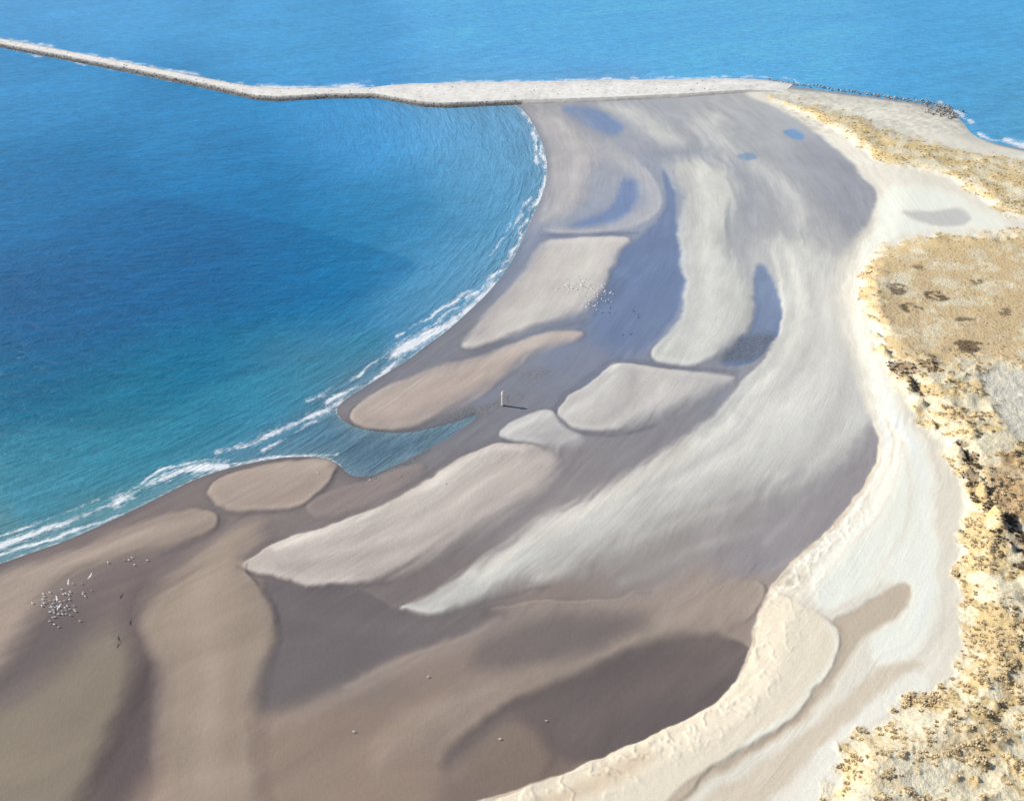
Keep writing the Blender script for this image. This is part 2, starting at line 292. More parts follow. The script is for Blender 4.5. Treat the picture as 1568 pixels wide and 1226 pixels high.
def apply(sh):
    P=sh['P']; hi=0
    if sh.get('kind')=='stroke':
        sl=local(P,sh['w']*2.6); d=linedist(P,uw[sl],vw[sl])
        a=np.exp(-(d/sh['w'])**2)*np.clip(.85+.55*frag[sl]*comb[sl],0,1.2)
        n_=.5+.5*np.clip(fbm(X0[sl]/22,Y0[sl]/22,int(P[0,0]),2)*1.6+.35,-1,1)
        a=np.clip(a*(.35+.65*n_ if sh['w']>5 else .55+.45*n_),0,1); ac=a; f=0
    else:
        sl=local(P,P[:,2].max()+12); d,f=sdf(P,uw[sl],vw[sl])
        d=d+frag[sl]*np.clip(f-6,0,30)*.40*comb[sl]
        a=sst(d/np.maximum(f,1.5)+0.5); ac=a
        if sh['h']>=.2:   # bars drain from the crest down: damp soft margins, drier core
            sc0=(v[sl]+500)/1100; crisp=np.clip((13-f)/8,0,1)
            ac=a*((.60+.32*crisp)+(.40-.32*crisp)*sst(d/(26*sc0)))
            hi=np.exp(-((d-5)/4)**2)*crisp*.11*a
    if sh.get('rim',0)>0:
        rim=np.exp(-((d+2.5)/3.6)**2)*np.clip((13-f)/8,0,1)*sh['rim']*0.4*(1-a)
        col[sl]*=(1-rim)[...,None]
    al=(ac*sh['op'])[...,None]
    col[sl]=col[sl]*(1-al)+lin(sh['col'])*al
    if not np.isscalar(hi): col[sl]*=(1+hi)[...,None]
    hgt[sl]+=a*sh['h']*1.1
    if sh.get('wet'): wet[sl]=np.maximum(wet[sl],a*sh['wet'])
    elif sh.get('kind')!='stroke' and sh['h']>0: wet[sl]*=(1-ac)
    if 'weed' in sh: weed[sl]=np.maximum(weed[sl],a*sh['weed'])
    return sl,a
for sh in U: apply(sh)
st2=fbm(fl[...,0]/9.0+fbm(X0/40,Y0/40,9,3)*2.2,fl[...,1]/75,24,4)
mot=fbm(X0/15,Y0/15,140,4)
fs_=fbm(fl[...,0]/1.3+fbm(X0/40,Y0/40,19,2)*3,fl[...,1]/24,28,3)*np.clip(.5+1.4*fbm(X0/28,Y0/28,29,2),0,1)
col*=(1+0.06*frag*comb+0.09*st2+0.05*big+.06*mot+.10*fs_*comb)[...,None]
# upper beach
d,f=sdf(BEACH,uw,vw); ba=sst(d/np.maximum(f,1.5)+0.5)
bc=np.ones_like(col)*lin((219,212,200))
near=np.exp(-np.maximum(d,0)/34)*(sst((v-560)/200))
bc=bc*(1-near[...,None]*.7)+lin((208,191,172))*near[...,None]*.7
ln=fbm(d/4.5+fbm(X0/14,Y0/14,61,3)*1.6,fl[...,1]/30,63,3)
trk=fbm(d/1.6+fbm(X0/30,Y0/30,62,2)*5,fl[...,1]/40,65,2)
bc*=(1+0.20*ln*np.exp(-np.maximum(d,0)/75)+0.06*big+.06*mot+.07*trk*sst((v-560)/100))[...,None]
cr=1-np.abs(fbm(X0/4.5,Y0/4.5,66,3))*5.5
cz=(np.exp(-((d-18)/14)**2)*sst((v-740)/60)+.5*np.exp(-((d-45)/20)**2)*sst((v-860)/60))*np.clip(cr,0,1)
bc=bc*(1-.7*cz[...,None])+lin((244,238,228))*.7*cz[...,None]
cd_=np.exp(-((d-14)/14)**2)*sst((v-740)/60)*np.clip(fbm(X0/2.6,Y0/2.6,67,3)*2,0,1)
bc*=(1-.28*cd_)[...,None]
dk=np.exp(-((d-3)/3.0)**2)*sst((v-700)/120)*(.5+.5*np.clip(fbm(X0/3,Y0/3,68,2)*2,-1,1))
bc=bc*(1-.4*dk[...,None])+lin((150,112,92))*.4*dk[...,None]
col=col*(1-ba[...,None])+bc*ba[...,None]
wet*=(1-ba)
beach_h=sst((d+6)/60.0)*1.4
crinkle=cz*ba
for sh in UB: apply(sh)
spit=ba*sst((u-1150)/40)*sst((215-v)/20)*(v>60)
stn=np.clip(fbm(X0/3,Y0/3,160,3)*2.5,-1,1)
col*=(1-spit*(.08-.14*stn))[...,None]
# dunes
dune=np.zeros_like(X0); zs=np.zeros_like(X0); inner=np.zeros_like(X0)
rag=fbm(X0/7,Y0/7,170,4)
for D in DUNES:
    sl=local(D['P'],40)
    if D['P'][:,0].max()>2500: sl=(slice(0,None),slice(np.searchsorted(ua,1180),None))
    d,f=sdf(D['P'],uw[sl],vw[sl])
    zs[sl]+=D['h']*sst((d+4)/np.maximum(f*2.0,10))
    dune[sl]=np.maximum(dune[sl],sst((d+rag[sl]*f*1.1)/np.maximum(f*.8,2)+0.35))
    inner[sl]=np.maximum(inner[sl],sst((d+4)/np.maximum(f*1.8,8)))
patch=fbm(X0/9,Y0/9,91,4); fine=fbm(X0/2.4,Y0/2.4,95,3)
low=sst((v-980)/120)
cover=sst((patch*1.7+fine*1.1+0.45-0.40*low)*1.5)
dc=np.ones_like(col)*lin((226,214,188))
gc=lin((218,192,144))[None,None]*(1-.2*sst(fbm(X0/20,Y0/20,97,3)*2+.3)[...,None])
dc=dc*(1-cover[...,None])+gc*cover[...,None]
dc*=(1+.08*mot+.08*fine)[...,None]
col=col*(1-dune[...,None])+dc*dune[...,None]
bare=np.zeros_like(X0); scrub=np.zeros_like(X0)  # second mask: shrub spots plus the painted scarp shadow
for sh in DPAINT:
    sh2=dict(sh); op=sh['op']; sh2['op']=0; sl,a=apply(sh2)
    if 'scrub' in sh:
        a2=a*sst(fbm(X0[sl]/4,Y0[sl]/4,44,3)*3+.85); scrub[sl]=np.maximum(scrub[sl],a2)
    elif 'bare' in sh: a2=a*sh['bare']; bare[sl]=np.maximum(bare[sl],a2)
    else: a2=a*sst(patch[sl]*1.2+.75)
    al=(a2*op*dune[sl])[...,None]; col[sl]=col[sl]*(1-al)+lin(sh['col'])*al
rough=inner*(1-bare*.8)
rid=1-np.abs(fbm(X0/13,Y0/13,101,3))*2.2
slack=sst((u-1325)/45)*sst((v-360)/16)*(1-sst((v-520)/60))
tuft=np.clip(fbm(X0/2.6,Y0/2.6,111,3)+.05,0,1)*cover
dz=rough*((np.clip(rid,-.3,1)*1.4)*(1-.88*slack)+fine*.14*(1-.6*slack))+dune*(1-bare*.6)*tuft*1.6*(1-.9*slack)*(0.4+.6*sst((v-380)/200))
for pl in ("1335,500 1350,538 1380,588 1405,622","1425,650 1455,695 1490,742 1520,790 1550,850 1590,930"):
    P=chaikin(parse(pl,1),2,False); q=linedist(P,uw,vw)
    dz+=np.exp(-(q/7)**2)*3.4*np.clip(.5+1.6*fbm(X0/5,Y0/5,130,3),0,1.3)*dune
dz*=np.where(v<350,.45,1)
dz=np.where((u>1700)|(v>1320),dz*.3,dz)
dl,_=sdf(LAND,u,v)
base=np.where(dl>0,np.minimum(dl*.02,.3),np.maximum(dl*.05,-4))+0.02
hs=(hgt+st2*.08*(1-dune)*comb+crinkle*.2)*(v+366)/978*sst(dl/14)
zsm=base+beach_h*sst(dl/10)+zs
zsm=np.where(v<-30,-4,zsm)
X,Y=unproj(u,v,np.clip(zsm,-.5,20))
Z=zsm+hs+dz*sst(dl/10)
ridge_clip=(v>112)&(v<168)&(u>590)&(u<1150)
Z=np.where(ridge_clip&(v<150),np.minimum(Z,0.8),Z)
lo_=np.minimum(.02+np.maximum(dl,0)*.01,.07)
Z=np.where((dl>1)&(v>-30),lo_+np.logaddexp(0,(Z-lo_)/.05)*.05,Z)
terrain=mkgrid('sand_beach_ground',ua,va,X,Y,Z)
alb=np.clip(col/KS,0.01,.88)
shore=np.exp(-np.maximum(dl,0)/7.0)
alb=alb*(1-.24*shore[...,None]*(v<1250)[...,None]*(dl>-1)[...,None])
attr(terrain,'Col',np.concatenate([alb,np.ones(alb.shape[:2]+(1,))],-1))
attr(terrain,'Mask',np.stack([dune,weed,np.clip(wet+.6*shore,0,1),slack],-1))
attr(terrain,'flow',flow(X,Y),'FLOAT_VECTOR')
attr(terrain,'comb',comb,'FLOAT')
# ------------------------------------------------------------------ node helpers
class NT:
    def __init__(s,m): s.m=m; m.use_nodes=True; s.t=m.node_tree; s.t.nodes.clear()
    def n(s,ty,**k):
        x=s.t.nodes.new(ty)
        for a,b in k.items(): setattr(x,a,b)
        return x
    def l(s,a,b): s.t.links.new(a,b)
    def at(s,name):
        x=s.n('ShaderNodeAttribute'); x.attribute_name=name; return x
    def math(s,op,a,b=None,c=None,clamp=False):
        x=s.n('ShaderNodeMath',operation=op,use_clamp=clamp)
        for i,q in enumerate((a,b,c)):
            if q is None: continue
            if isinstance(q,(int,float)): x.inputs[i].default_value=q
            else: s.l(q,x.inputs[i])
        return x.outputs[0]
    def vmul(s,a,v):
        x=s.n('ShaderNodeVectorMath',operation='MULTIPLY'); s.l(a,x.inputs[0]); x.inputs[1].default_value=v; return x.outputs[0]
    def noise(s,vec,scale,det=3,rough=.55,dist=0):
        x=s.n('ShaderNodeTexNoise'); s.l(vec,x.inputs['Vector']); x.inputs['Scale'].default_value=scale
        x.inputs['Detail'].default_value=det; x.inputs['Roughness'].default_value=rough; x.inputs['Distortion'].default_value=dist
        return x.outputs['Fac']
    def mr(s,a,f0,f1,t0,t1):
        x=s.n('ShaderNodeMapRange'); s.l(a,x.inputs[0])
        for i,q in enumerate((f0,f1,t0,t1)): x.inputs[i+1].default_value=q
        return x.outputs[0]
    def scalec(s,c,f):
        x=s.n('ShaderNodeVectorMath',operation='SCALE'); s.l(c,x.inputs[0]); s.l(f,x.inputs['Scale']); return x.outputs[0]
    def mix(s,f,a,b):
        x=s.n('ShaderNodeMix',data_type='RGBA'); 
        if isinstance(f,(int,float)): x.inputs[0].default_value=f
        else: s.l(f,x.inputs[0])
        for i,q in ((6,a),(7,b)):
            if isinstance(q,tuple): x.inputs[i].default_value=q+(1,)
            else: s.l(q,x.inputs[i])
        return x.outputs[2]
def sepm(T,a):
    x=T.n('ShaderNodeSeparateColor'); T.l(a.outputs['Color'],x.inputs[0]); return x.outputs
# terrain material
m=bpy.data.materials.new('sand'); T=NT(m)
C=T.at('Col'); M=T.at('Mask'); FLW=T.at('flow'); CB=T.at('comb'); geo=T.n('ShaderNodeNewGeometry')
mk=sepm(T,M); pos=geo.outputs['Position']
s1=T.noise(T.vmul(FLW.outputs['Vector'],(1.0,.035,1)),1.3,4,.6,.9)
s2=T.noise(T.vmul(FLW.outputs['Vector'],(.3,.03,1)),1.1,4,.6,1.2)
sp1=T.noise(pos,2.4,5,.75)
patchy=T.math('MULTIPLY',T.mr(T.noise(pos,.035,3,.6),.42,.62,0,1),CB.outputs['Fac'])
sa=T.math('ADD',1,T.math('MULTIPLY',T.mr(s1,.3,.7,-.07,.07),patchy))
s2c=T.math('ADD',1,T.math('MULTIPLY',T.mr(s2,.3,.7,-.035,.035),CB.outputs['Fac']))
k=T.math('MULTIPLY',T.math('MULTIPLY',sa,s2c),T.mr(sp1,.25,.75,.88,1.12))
c1=T.scalec(C.outputs['Color'],k)
g1=T.noise(pos,.9,5,.72); g2=T.noise(pos,2.6,3,.7)
gf=T.math('MULTIPLY',T.mr(T.math('ADD',g1,T.math('MULTIPLY',g2,.5)),.74,.95,0,1),mk[0],clamp=True)
cg=T.mix(T.math('MULTIPLY',gf,.6),c1,(.36,.26,.145))
gl=T.math('MULTIPLY',T.mr(T.noise(pos,.6,4,.7),.5,.7,0,.35),mk[0],clamp=True)
cg=T.mix(gl,cg,(.78,.68,.50))
wf=T.math('MULTIPLY',T.mr(T.noise(pos,1.1,4,.75),.5,.6,0,.7),mk[1],clamp=True)
cw=T.mix(wf,cg,(.085,.08,.06))
b=T.n('ShaderNodeBsdfPrincipled'); T.l(cw,b.inputs['Base Color'])
T.l(T.mr(mk[2],0,1,.85,.10),b.inputs['Roughness']); T.l(T.mr(mk[2],0,1,.1,.7),b.inputs['Specular IOR Level'])
bp=T.n('ShaderNodeBump'); bp.inputs['Strength'].default_value=1
hh=T.math('ADD',T.math('MULTIPLY',T.noise(pos,.8,5,.65),T.mr(mk[0],0,1,.11,.7)),T.math('MULTIPLY',T.math('MULTIPLY',s1,.09),patchy))
hh=T.math('MULTIPLY',hh,T.mr(mk[2],0,1,1,.08))
T.l(hh,bp.inputs['Height']); bp.inputs['Distance'].default_value=1
T.l(bp.outputs[0],b.inputs['Normal'])
o=T.n('ShaderNodeOutputMaterial'); T.l(b.outputs[0],o.inputs[0])
terrain.data.materials.append(m)
# ------------------------------------------------------------------ sea
wu=axis(-40,1608,2.6,-3600,5200); wv=axis(-8,900,2.2,-352,2100)
a,bv=np.meshgrid(wu,wv); WX,WY=unproj(a,bv)
x1,y1=proj(WX+fbm(WX/25,WY/25,3,3)*5,WY+fbm(WX/25,WY/25,4,3)*5)
x1=np.where(np.abs(a-784)>1400,a,x1); y1=np.where(bv<-60,bv,y1)
sc=field(SEA,x1,y1,75.0)
def wp(colr,op,f,s):
    P=chaikin(parse(s,f),1); dd,ff=sdf(P,x1,y1); al=(sst(dd/ff+.5)*op)[...,None]
    sc[:]=sc*(1-al)+lin(colr)*al
wp((3,100,152),.4,14,"220,295,4 330,320,4 490,352,4 640,398,8 620,430,30 500,480,40 300,500,60 100,480,80 80,330,60")
wp((54,133,160),.5,30,"0,640 180,665 290,610 330,580,5 430,560,4 480,562,5 520,520,10 600,500 560,560 440,640 330,690 150,760 0,820")
flw=flow(WX,WY)
swl=fbm(flw[...,0]/4.6+fbm(WX/50,WY/50,77,3)*2.6,flw[...,1]/90,78,3)
sea_far=fbm((WX*.88+WY*.47)/38+fbm(WX/80,WY/80,5,2),(WY*.88-WX*.47)/6.5,79,3)
dl,_=sdf(LAND,a,bv); off=np.maximum(-dl,0)
bay=sst((bv-112)/30)*sst((1000-a)/100)
inb=np.exp(-off/120.0)*bay
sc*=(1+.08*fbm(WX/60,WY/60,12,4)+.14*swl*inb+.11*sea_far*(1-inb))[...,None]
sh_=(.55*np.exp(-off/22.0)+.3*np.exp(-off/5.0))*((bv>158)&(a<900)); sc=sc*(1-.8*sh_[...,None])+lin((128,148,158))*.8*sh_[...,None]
foam=np.zeros_like(WX)
for w,st_,s in ((2.6,.8,"798,163 812,182 820,210 821,252"),(3.0,.8,"829,222 834,255 834,290 815,322 797,352 790,378 768,408"),(2.2,.65,"812,300 790,345 775,372"),(1.8,.5,"790,330 770,362 750,392"),
  (2.4,.75,"608,512 640,494 672,478 700,456 722,444"),(5.5,1,"603,545 640,522 690,496 722,470 757,440"),(3,.75,"660,500 700,470 745,436 765,412"),(3.0,.8,"498,614 540,594 580,576 615,550"),(2,.6,"470,612 520,590 560,566 600,535"),
  (4.4,.9,"335,694 380,682 420,660 470,640 525,612"),(2.5,.7,"400,690 450,662 500,636"),(5.5,.85,"180,768 235,735 290,717 350,714"),(3,.95,"310,714 345,714"),(2.2,.75,"340,712 380,706 440,698 512,696"),
  (3.6,.9,"-60,858 0,836 60,814 130,788 205,760"),(2.4,.75,"-60,872 0,850 60,832 110,815 180,790"),(2,.6,"-60,838 0,820 70,795 150,765"),(2,.6,"200,750 240,720 300,708"),
  (3,.8,"392,134 450,133 520,132 570,131"),(2.0,.6,"600,129 800,124 1000,120 1180,117 1220,124"),(3,.9,"1440,158 1475,178 1488,190"),(2.4,1,"1500,206 1530,214 1568,221 1640,236"),(2,.6,"0,56 180,92 370,128"),(1.6,.5,"0,74 180,108 370,144")):
    P=chaikin(parse(s,1),2,False); q=linedist(P,a+fbm(WX/9,WY/9,15,3)*6,bv+fbm(WX/9,WY/9,16,3)*4)
    gate=np.clip(.9+.8*fbm(WX/11,WY/11,180+int(P[0,0])%37,2),.35,1.2)
    foam=np.maximum(foam,st_*gate*np.exp(-(q/(w*1.1))**2))
    foam=np.maximum(foam,.5*st_*gate*np.exp(-(q/(w*2.8))**2))
inlet=(a>522)&(bv>615)
foam=np.maximum(foam,.5*np.exp(-off/3.5)*((bv>158)&(a<900)&(bv<900)))*np.where(inlet,.15,1)
KW=np.array([.95,.86,.86])
refl=np.array([.008,.016,.03])
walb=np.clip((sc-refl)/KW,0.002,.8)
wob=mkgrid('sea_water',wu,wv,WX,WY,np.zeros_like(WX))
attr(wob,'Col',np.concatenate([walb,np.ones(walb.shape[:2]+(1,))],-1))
attr(wob,'foam',foam,'FLOAT'); attr(wob,'flow',flw,'FLOAT_VECTOR')
attr(wob,'inshore',inb,'FLOAT')
m=bpy.data.materials.new('sea'); T=NT(m)
C=T.at('Col'); FO=T.at('foam'); FLW=T.at('flow'); IN=T.at('inshore'); geo=T.n('ShaderNodeNewGeometry'); pos=geo.outputs['Position']
mp=T.n('ShaderNodeMapping'); T.l(pos,mp.inputs[0]); mp.inputs['Rotation'].default_value=(0,0,math.radians(14)); mp.inputs['Scale'].default_value=(.11,.30,1)
wA=T.noise(mp.outputs[0],.9,5,.6,.5)
wB=T.noise(T.vmul(FLW.outputs['Vector'],(.34,.05,1)),.8,4,.55,.9)
wC=T.noise(pos,.45,4,.65)
mixw=T.math('ADD',T.math('MULTIPLY',wA,T.math('SUBTRACT',1,IN.outputs['Fac'])),T.math('MULTIPLY',wB,IN.outputs['Fac']))
hh=T.math('ADD',T.math('MULTIPLY',mixw,1.8),T.math('MULTIPLY',wC,.5))
bp=T.n('ShaderNodeBump'); bp.inputs['Distance'].default_value=1; bp.inputs['Strength'].default_value=.65; T.l(hh,bp.inputs['Height'])
c1=T.scalec(C.outputs['Color'],T.math('MULTIPLY',T.mr(mixw,.3,.7,.83,1.17),T.mr(wC,.3,.7,.93,1.07)))
fn=T.noise(T.vmul(FLW.outputs['Vector'],(1,.45,1)),.8,6,.8)
fm=T.mr(T.math('ADD',FO.outputs['Fac'],T.math('MULTIPLY',fn,1.9)),1.2,1.7,0,.95)
fm=T.math('MULTIPLY',fm,T.mr(FO.outputs['Fac'],.05,.3,0,1),clamp=True)
cc=T.mix(fm,c1,(.85,.87,.89))
b=T.n('ShaderNodeBsdfPrincipled'); T.l(cc,b.inputs['Base Color']); b.inputs['IOR'].default_value=1.33
T.l(T.mr(fm,0,1,.36,.8),b.inputs['Roughness']); T.l(bp.outputs[0],b.inputs['Normal'])
o=T.n('ShaderNodeOutputMaterial'); T.l(b.outputs[0],o.inputs[0]); wob.data.materials.append(m)
# ------------------------------------------------------------------ generic mesh helpers
def simple_mat(name,col,rough=.9,var=.2,scale=1.0,attrn=None):
    m=bpy.data.materials.new(name); T=NT(m); geo=T.n('ShaderNodeNewGeometry'); pos=geo.outputs['Position']
    n=T.noise(pos,scale,4,.65); kf=T.mr(n,.3,.7,1-var,1+var)
    if attrn: base=T.at(attrn).outputs['Color']
    else:
        r=T.n('ShaderNodeRGB'); r.outputs[0].default_value=tuple(col)+(1,); base=r.outputs[0]
    b=T.n('ShaderNodeBsdfPrincipled'); T.l(T.scalec(base,kf),b.inputs['Base Color']); b.inputs['Roughness'].default_value=rough
    b.inputs['Specular IOR Level'].default_value=.2
    o=T.n('ShaderNodeOutputMaterial'); T.l(b.outputs[0],o.inputs[0]); return m
def mesh(name,V,Fs,mat=None,vcol=None,smooth=False,parent=None):
    me=bpy.data.meshes.new(name); me.from_pydata([tuple(p) for p in V],[],[tuple(f) for f in Fs]); me.update()
    o=bpy.data.objects.new(name,me); bpy.context.collection.objects.link(o)
    if vcol is not None: attr(o,'Col',np.array(vcol))
    if mat: me.materials.append(mat)
    if smooth: me.polygons.foreach_set('use_smooth',np.ones(len(me.polygons),bool))
    if parent: o.parent=parent
    return o
t=(1+5**.5)/2
ICO=np.array([(-1,t,0),(1,t,0),(-1,-t,0),(1,-t,0),(0,-1,t),(0,1,t),(0,-1,-t),(0,1,-t),(t,0,-1),(t,0,1),(-t,0,-1),(-t,0,1)])/1.9
ICF=np.array([(0,11,5),(0,5,1),(0,1,7),(0,7,10),(0,10,11),(1,5,9),(5,11,4),(11,10,2),(10,7,6),(7,1,8),(3,9,4),(3,4,2),(3,2,6),(3,6,8),(3,8,9),(4,9,5),(2,4,11),(6,2,10),(8,6,7),(9,8,1)])
# ------------------------------------------------------------------ breakwater
ST=np.array([(-900,-104,-900,-110,3),(-400,-12,-400,-20,3),(0,65.5,0,58.5,3),(100,84.5,100,77,3),(190,102,190,94.5,3),(300,124,300,116.5,3),(360,137,362,128,3),(392,145,385,131,2.8),(425,147,425,135,2.6),(500,143,500,134.5,2.6),(572,142.5,570,133.5,2.6),(610,149,600,130,2.6),(645,155,640,128,2.6),(680,157,680,127,2.6),(785,153,785,125,2.4),(920,149,920,122.5,2.3),(1050,143,1050,121,2.0),(1110,139,1115,120,1.7),(1150,137,1160,121,1.3),(1185,139,1200,126,.7),(1200,141,1215,129,.2)])
S2=[]
for i in range(len(ST)-1):
    n=max(2,int(np.hypot(*(ST[i+1][:2]-ST[i][:2]))/4))
    for k_ in range(n): S2.append(ST[i]+(ST[i+1]-ST[i])*k_/n)
S2.append(ST[-1]); S2=np.array(S2)
nx,ny=unproj(S2[:,0],S2[:,1],S2[:,4]); fx,fy=unproj(S2[:,2],S2[:,3],S2[:,4])
V=[];Fc=[];VC=[]
for i in range(len(S2)):
    N=np.array([nx[i],ny[i]]); Fp=np.array([fx[i],fy[i]]); D=(Fp-N); L=np.linalg.norm(D)+1e-6; D/=L
    z=S2[i,4]; j=lambda s: random.uniform(-s,s)
    wall=min(1.0,L*.12)
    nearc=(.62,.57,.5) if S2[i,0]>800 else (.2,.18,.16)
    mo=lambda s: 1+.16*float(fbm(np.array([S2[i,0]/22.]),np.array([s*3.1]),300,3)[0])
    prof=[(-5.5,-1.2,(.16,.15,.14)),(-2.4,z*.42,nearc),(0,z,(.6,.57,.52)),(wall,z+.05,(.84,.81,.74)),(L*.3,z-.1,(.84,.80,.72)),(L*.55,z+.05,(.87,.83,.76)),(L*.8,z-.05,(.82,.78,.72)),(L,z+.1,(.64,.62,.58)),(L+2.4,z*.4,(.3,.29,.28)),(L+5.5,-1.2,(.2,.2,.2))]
    for q,(dd,zz,c) in enumerate(prof):
        p=N+D*(dd+j(.25)); V.append((p[0],p[1],zz+j(.12))); kk=(1+j(.05))*mo(q); VC.append((min(c[0]*kk,.88),min(c[1]*kk,.85),min(c[2]*kk,.8),1))
n=10
for i in range(len(S2)-1):
    for q in range(n-1): Fc.append((i*n+q,(i+1)*n+q,(i+1)*n+q+1,i*n+q+1))
bw=bpy.data.objects.new('breakwater',None); bpy.context.collection.objects.link(bw)
mb=simple_mat('breakwater_crest',None,.9,.15,.3,'Col')
mesh('crest',V,Fc,mb,VC,True,bw)
rocks=[];
def rock(x,y,z,r,dark):
    s=rng.uniform(.65,1.25,3)*r; th=rng.uniform(0,6.28); c,sn=math.cos(th),math.sin(th)
    p=ICO*rng.uniform(.75,1.2,(12,1))*s
    q=np.stack([p[:,0]*c-p[:,1]*sn+x,p[:,0]*sn+p[:,1]*c+y,p[:,2]*.8+z],1)
    b_=rng.uniform(.13,.40)*(dark)
    rocks.append((q,(b_*1.05,b_,b_*.93,1)))
for i in range(len(S2)-1):
    A0=np.array([nx[i],ny[i]]);A1=np.array([nx[i+1],ny[i+1]]);B0=np.array([fx[i],fy[i]]);B1=np.array([fx[i+1],fy[i+1]])
    D=B0-A0; D/=np.linalg.norm(D)+1e-6; ll=np.linalg.norm(A1-A0); z=S2[i,4]
    if S2[i,0]<-120 or S2[i,0]>1160: continue
    for side,(P0,P1,sg) in enumerate(((A0,A1,-1),(B0,B1,1))):
        if side==0 and S2[i,0]>790: continue
        nr=int(ll*2.0)+1
        if S2[i,0]>1080: nr=int(nr*.5)
        for _ in range(nr):
            tt=rng.uniform(); e=rng.uniform(0,3.4); p=P0+(P1-P0)*tt+D*sg*e
            rock(p[0],p[1],max(z*(1-e/4.4)-.35,-.1),rng.uniform(.4,.8),(.85 if side==0 else 1.3)*(1 if e>1 else 1.5))
    if rng.uniform()<.35:
        p=A0+(B0-A0)*rng.uniform(.05,.95); rock(p[0],p[1],z,rng.uniform(.25,.6),.8)
RV=chaikin(parse("1175,121 1240,130 1300,138 1360,147 1420,155 1445,160 1462,172 1452,180",1),2,False)
for i in range(len(RV)-1):
    x0,y0=unproj(RV[i][0],RV[i][1],1.2);x1_,y1_=unproj(RV[i+1][0],RV[i+1][1],1.2); ll=math.hypot(x1_-x0,y1_-y0)
    dense=1.4 if RV[i][0]<1400 else 2.6
    for _ in range(int(ll*dense)+1):
        tt=rng.uniform(); rock(x0+(x1_-x0)*tt+rng.normal()*1.2,y0+(y1_-y0)*tt+rng.normal()*(1.5 if dense<2 else 3.0),rng.uniform(.3,1.5),rng.uniform(.4,.85),1.45)
for _ in range(60):
    uu=rng.normal(1438,14); vv=rng.normal(168,5); x,y=unproj(uu,vv,1.3); rock(float(x),float(y),1.2,rng.uniform(.5,1.0),1.2)
V=np.concatenate([r[0] for r in rocks]); Fc=(ICF[None]+12*np.arange(len(rocks))[:,None,None]).reshape(-1,3)
VC=np.repeat(np.array([r[1] for r in rocks]),12,0)
mesh('armour_rocks',V,Fc,simple_mat('armour_rock',None,.9,.2,1.2,'Col'),VC,False,bw)
# ------------------------------------------------------------------ marram grass clumps on dunes
flatidx=np.argwhere((dune>.35)&(bare<.75)&(u>1170)&(u<1600)&(v>150)&(v<1260))
ii,jj=flatidx[:,0],flatidx[:,1]
dens=(cover*(0.2+.8*(tuft>.10))*(1-.7*slack)*(1-.5*bare)+.9*(scrub>.35))[ii,jj]*np.clip(v[ii,jj]/1225,.25,1)**-0.4
pick=flatidx[rng.uniform(size=len(flatidx))<dens*0.18]
print('clumps',len(pick))
V=[];Fc=[];VC=[]
for (i,j) in pick:
    x=X[i,j]+rng.uniform(-.3,.3);y=Y[i,j]+rng.uniform(-.3,.3);z=Z[i,j]-.1
    slk=float(slack[i,j]); s=rng.uniform(.35,.85)*(1-.45*slk)
    sc_=float(scrub[i,j])
    if sc_>.35: c=np.array([.11,.085,.055])*rng.uniform(.7,1.4)  # dark clumps on shrub spots and on the painted scarp shadow
    elif slk>.5: c=np.array([.50,.38,.23])*rng.uniform(.6,1.15)
    else: c=np.array([.76,.60,.36])*rng.uniform(.62,1.15)
    nb=7
    for k_ in range(nb):
        th=k_*6.283/nb+rng.uniform(-.4,.4); ln_=s*rng.uniform(.7,1.4); w_=s*.42
        cx,sx=math.cos(th),math.sin(th); b0=len(V)
        V+= [(x-sx*w_,y+cx*w_,z+s*.2),(x+sx*w_,y-cx*w_,z+s*.2),(x+cx*ln_*.5+sx*w_*.5,y+sx*ln_*.5-cx*w_*.5,z+s*.65),(x+cx*ln_,y+sx*ln_,z+s*rng.uniform(.2,.5))]
        Fc+= [(b0,b0+1,b0+2),(b0,b0+2,b0+3)]
        kk=rng.uniform(.85,1.1); VC+=[tuple(c*.75)+(1,)]*2+[tuple(c*kk)+(1,)]*2
mesh('marram_grass',V,Fc,simple_mat('marram',None,.9,.15,1,'Col'),VC)
# ------------------------------------------------------------------ gull flock
def gull(x,y,z,th,fly,V,Fc,VC):
    c,s=math.cos(th),math.sin(th); b0=len(V)
    body=[(-.30,0,0),(-.12,.09,.02),(-.12,-.09,.02),(-.1,0,.1),(-.1,0,-.08),(.14,.08,.03),(.14,-.08,.03),(.14,0,.12),(.14,0,-.06),(.27,0,.12),(.40,0,.08)]
    fb=[(0,1,3),(0,3,2),(0,2,4),(0,4,1),(1,5,7,3),(3,7,6,2),(2,6,8,4),(4,8,5,1),(5,9,7),(7,9,6),(6,9,8),(8,9,5),(7,9,10)]
    if fly:
        w=[(.12,.05,.06),(-.14,.05,.06),(-.07,.42,.16),(.14,.42,.16),(-.15,.78,.10),(.12,-.05,.06),(-.14,-.05,.06),(-.07,-.42,.16),(.14,-.42,.16),(-.15,-.78,.10)]
        n0=len(body); body=body+w; fb=fb+[(n0,n0+1,n0+2,n0+3),(n0+3,n0+2,n0+4),(n0+5,n0+6,n0+7,n0+8),(n0+8,n0+7,n0+9)]
    else:
        n0=len(body); body=body+[(0,.03,-.05),(.02,.03,-.28),(-.02,.03,-.28),(0,-.03,-.05),(.02,-.03,-.28),(-.02,-.03,-.28)]
        fb=fb+[(n0,n0+1,n0+2),(n0+3,n0+4,n0+5)]
    g=1.4
    for p in body: V.append((x+g*(p[0]*c-p[1]*s*1.3),y+g*(p[0]*s+p[1]*c*1.3),z+g*p[2])); VC.append((.88,.88,.86,1))
    for f_ in fb: Fc.append(tuple(q+b0 for q in f_))
V=[];Fc=[];VC=[]
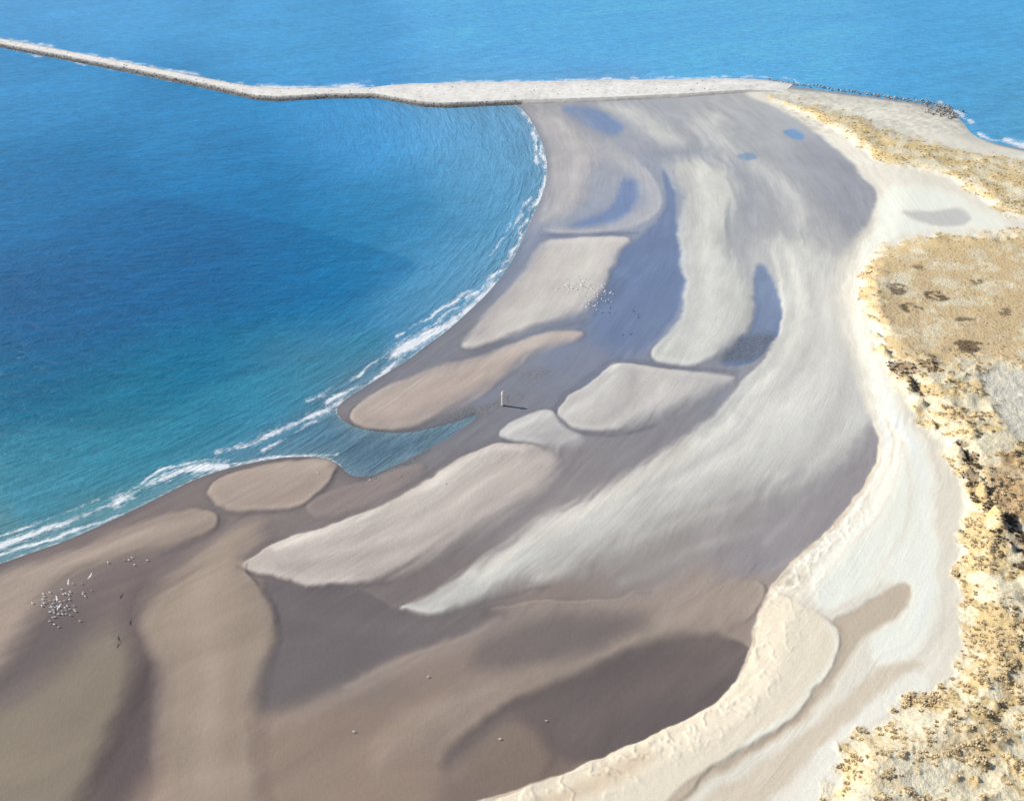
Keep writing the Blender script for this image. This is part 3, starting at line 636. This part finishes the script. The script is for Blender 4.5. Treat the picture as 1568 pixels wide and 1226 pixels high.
def zat(uu,vv):
    i=min(np.searchsorted(va,vv),len(va)-1); j=min(np.searchsorted(ua,uu),len(ua)-1); return float(Z[i,j])
def flock(cu,cv,su,sv,n,ffly):
    for _ in range(n):
        uu,vv=cu+rng.normal()*su,cv+rng.normal()*sv; fly=rng.uniform()<ffly
        z=rng.uniform(4,12) if fly else zat(uu,vv)+.38; x,y=unproj(uu,vv,z); gull(float(x),float(y),z,rng.uniform(-.9,.9)+(math.pi if rng.uniform()<.3 else 0),fly,V,Fc,VC)
flock(92,932,12,13,40,.12); flock(82,915,14,5,12,.1); flock(135,900,14,9,8,.3); flock(170,858,40,5,6,.1)
flock(882,437,13,5,60,.05); flock(910,458,10,9,30,.1); flock(930,445,8,8,8,.2); flock(560,725,60,6,5,0); flock(640,1100,200,60,4,0)
mesh('seagull_flock',V,Fc,simple_mat('gull_plumage',None,.7,.03,1,'Col'),VC)
# ------------------------------------------------------------------ beacon post
bx,by=unproj(770,621,.2); bx=float(bx);by=float(by)
V=[];Fc=[];VC=[]
wh=(.86,.80,.70)
pr=[(.0,-.5,(.1,.09,.08)),(.8,-.5,(.1,.09,.08)),(.7,.4,(.12,.1,.09)),(.5,.6,(.3,.26,.22)),(.52,1.0,wh),(.5,5.2,wh),(.64,5.25,wh),(.64,5.9,wh),(.42,6.0,(.85,.62,.48)),(.36,6.6,(.85,.62,.48)),(.0,6.7,(.8,.6,.5))]
ns=16
for r,z,c in pr:
    for k_ in range(ns):
        th=k_*6.2832/ns; V.append((bx+r*math.cos(th),by+r*math.sin(th),z)); VC.append(c+(1,))
for i in range(len(pr)-1):
    for k_ in range(ns): Fc.append((i*ns+k_,i*ns+(k_+1)%ns,(i+1)*ns+(k_+1)%ns,(i+1)*ns+k_))
mesh('beacon_post',V,Fc,simple_mat('beacon_paint',None,.5,.05,1.5,'Col'),VC)
# ------------------------------------------------------------------ light, sky, camera
el=math.radians(35); D=np.array([-.90,.22]); D/=np.linalg.norm(D)
az=math.atan2(D[0],D[1])
sd=bpy.data.lights.new('sun','SUN'); sd.energy=4.2; sd.angle=math.radians(.5); sd.color=(1,.955,.88)
so=bpy.data.objects.new('sun',sd); bpy.context.collection.objects.link(so)
from mathutils import Vector
dv=Vector((D[0]*math.cos(el),D[1]*math.cos(el),math.sin(el)))
so.rotation_euler=dv.to_track_quat('Z','Y').to_euler(); so.location=dv*500
w=bpy.data.worlds.new('World'); bpy.context.scene.world=w; w.use_nodes=True; nt=w.node_tree; nt.nodes.clear()
sk=nt.nodes.new('ShaderNodeTexSky'); sk.sky_type='NISHITA'; sk.sun_disc=False; sk.sun_elevation=el; sk.sun_rotation=az; sk.altitude=100
bg=nt.nodes.new('ShaderNodeBackground'); bg.inputs[1].default_value=.10; ow=nt.nodes.new('ShaderNodeOutputWorld')
nt.links.new(sk.outputs[0],bg.inputs[0]); nt.links.new(bg.outputs[0],ow.inputs[0])
cd=bpy.data.cameras.new('camera'); cd.sensor_fit='HORIZONTAL'; cd.sensor_width=36; cd.lens=36*F/W; cd.clip_end=60000; cd.clip_start=1
co=bpy.data.objects.new('camera',cd); bpy.context.collection.objects.link(co); co.location=(0,0,CAMH); co.rotation_euler=(math.radians(90)-PITCH,0,0)
sc_=bpy.context.scene; sc_.camera=co
sc_.view_settings.view_transform='Standard'; sc_.view_settings.look='None'; sc_.view_settings.exposure=0
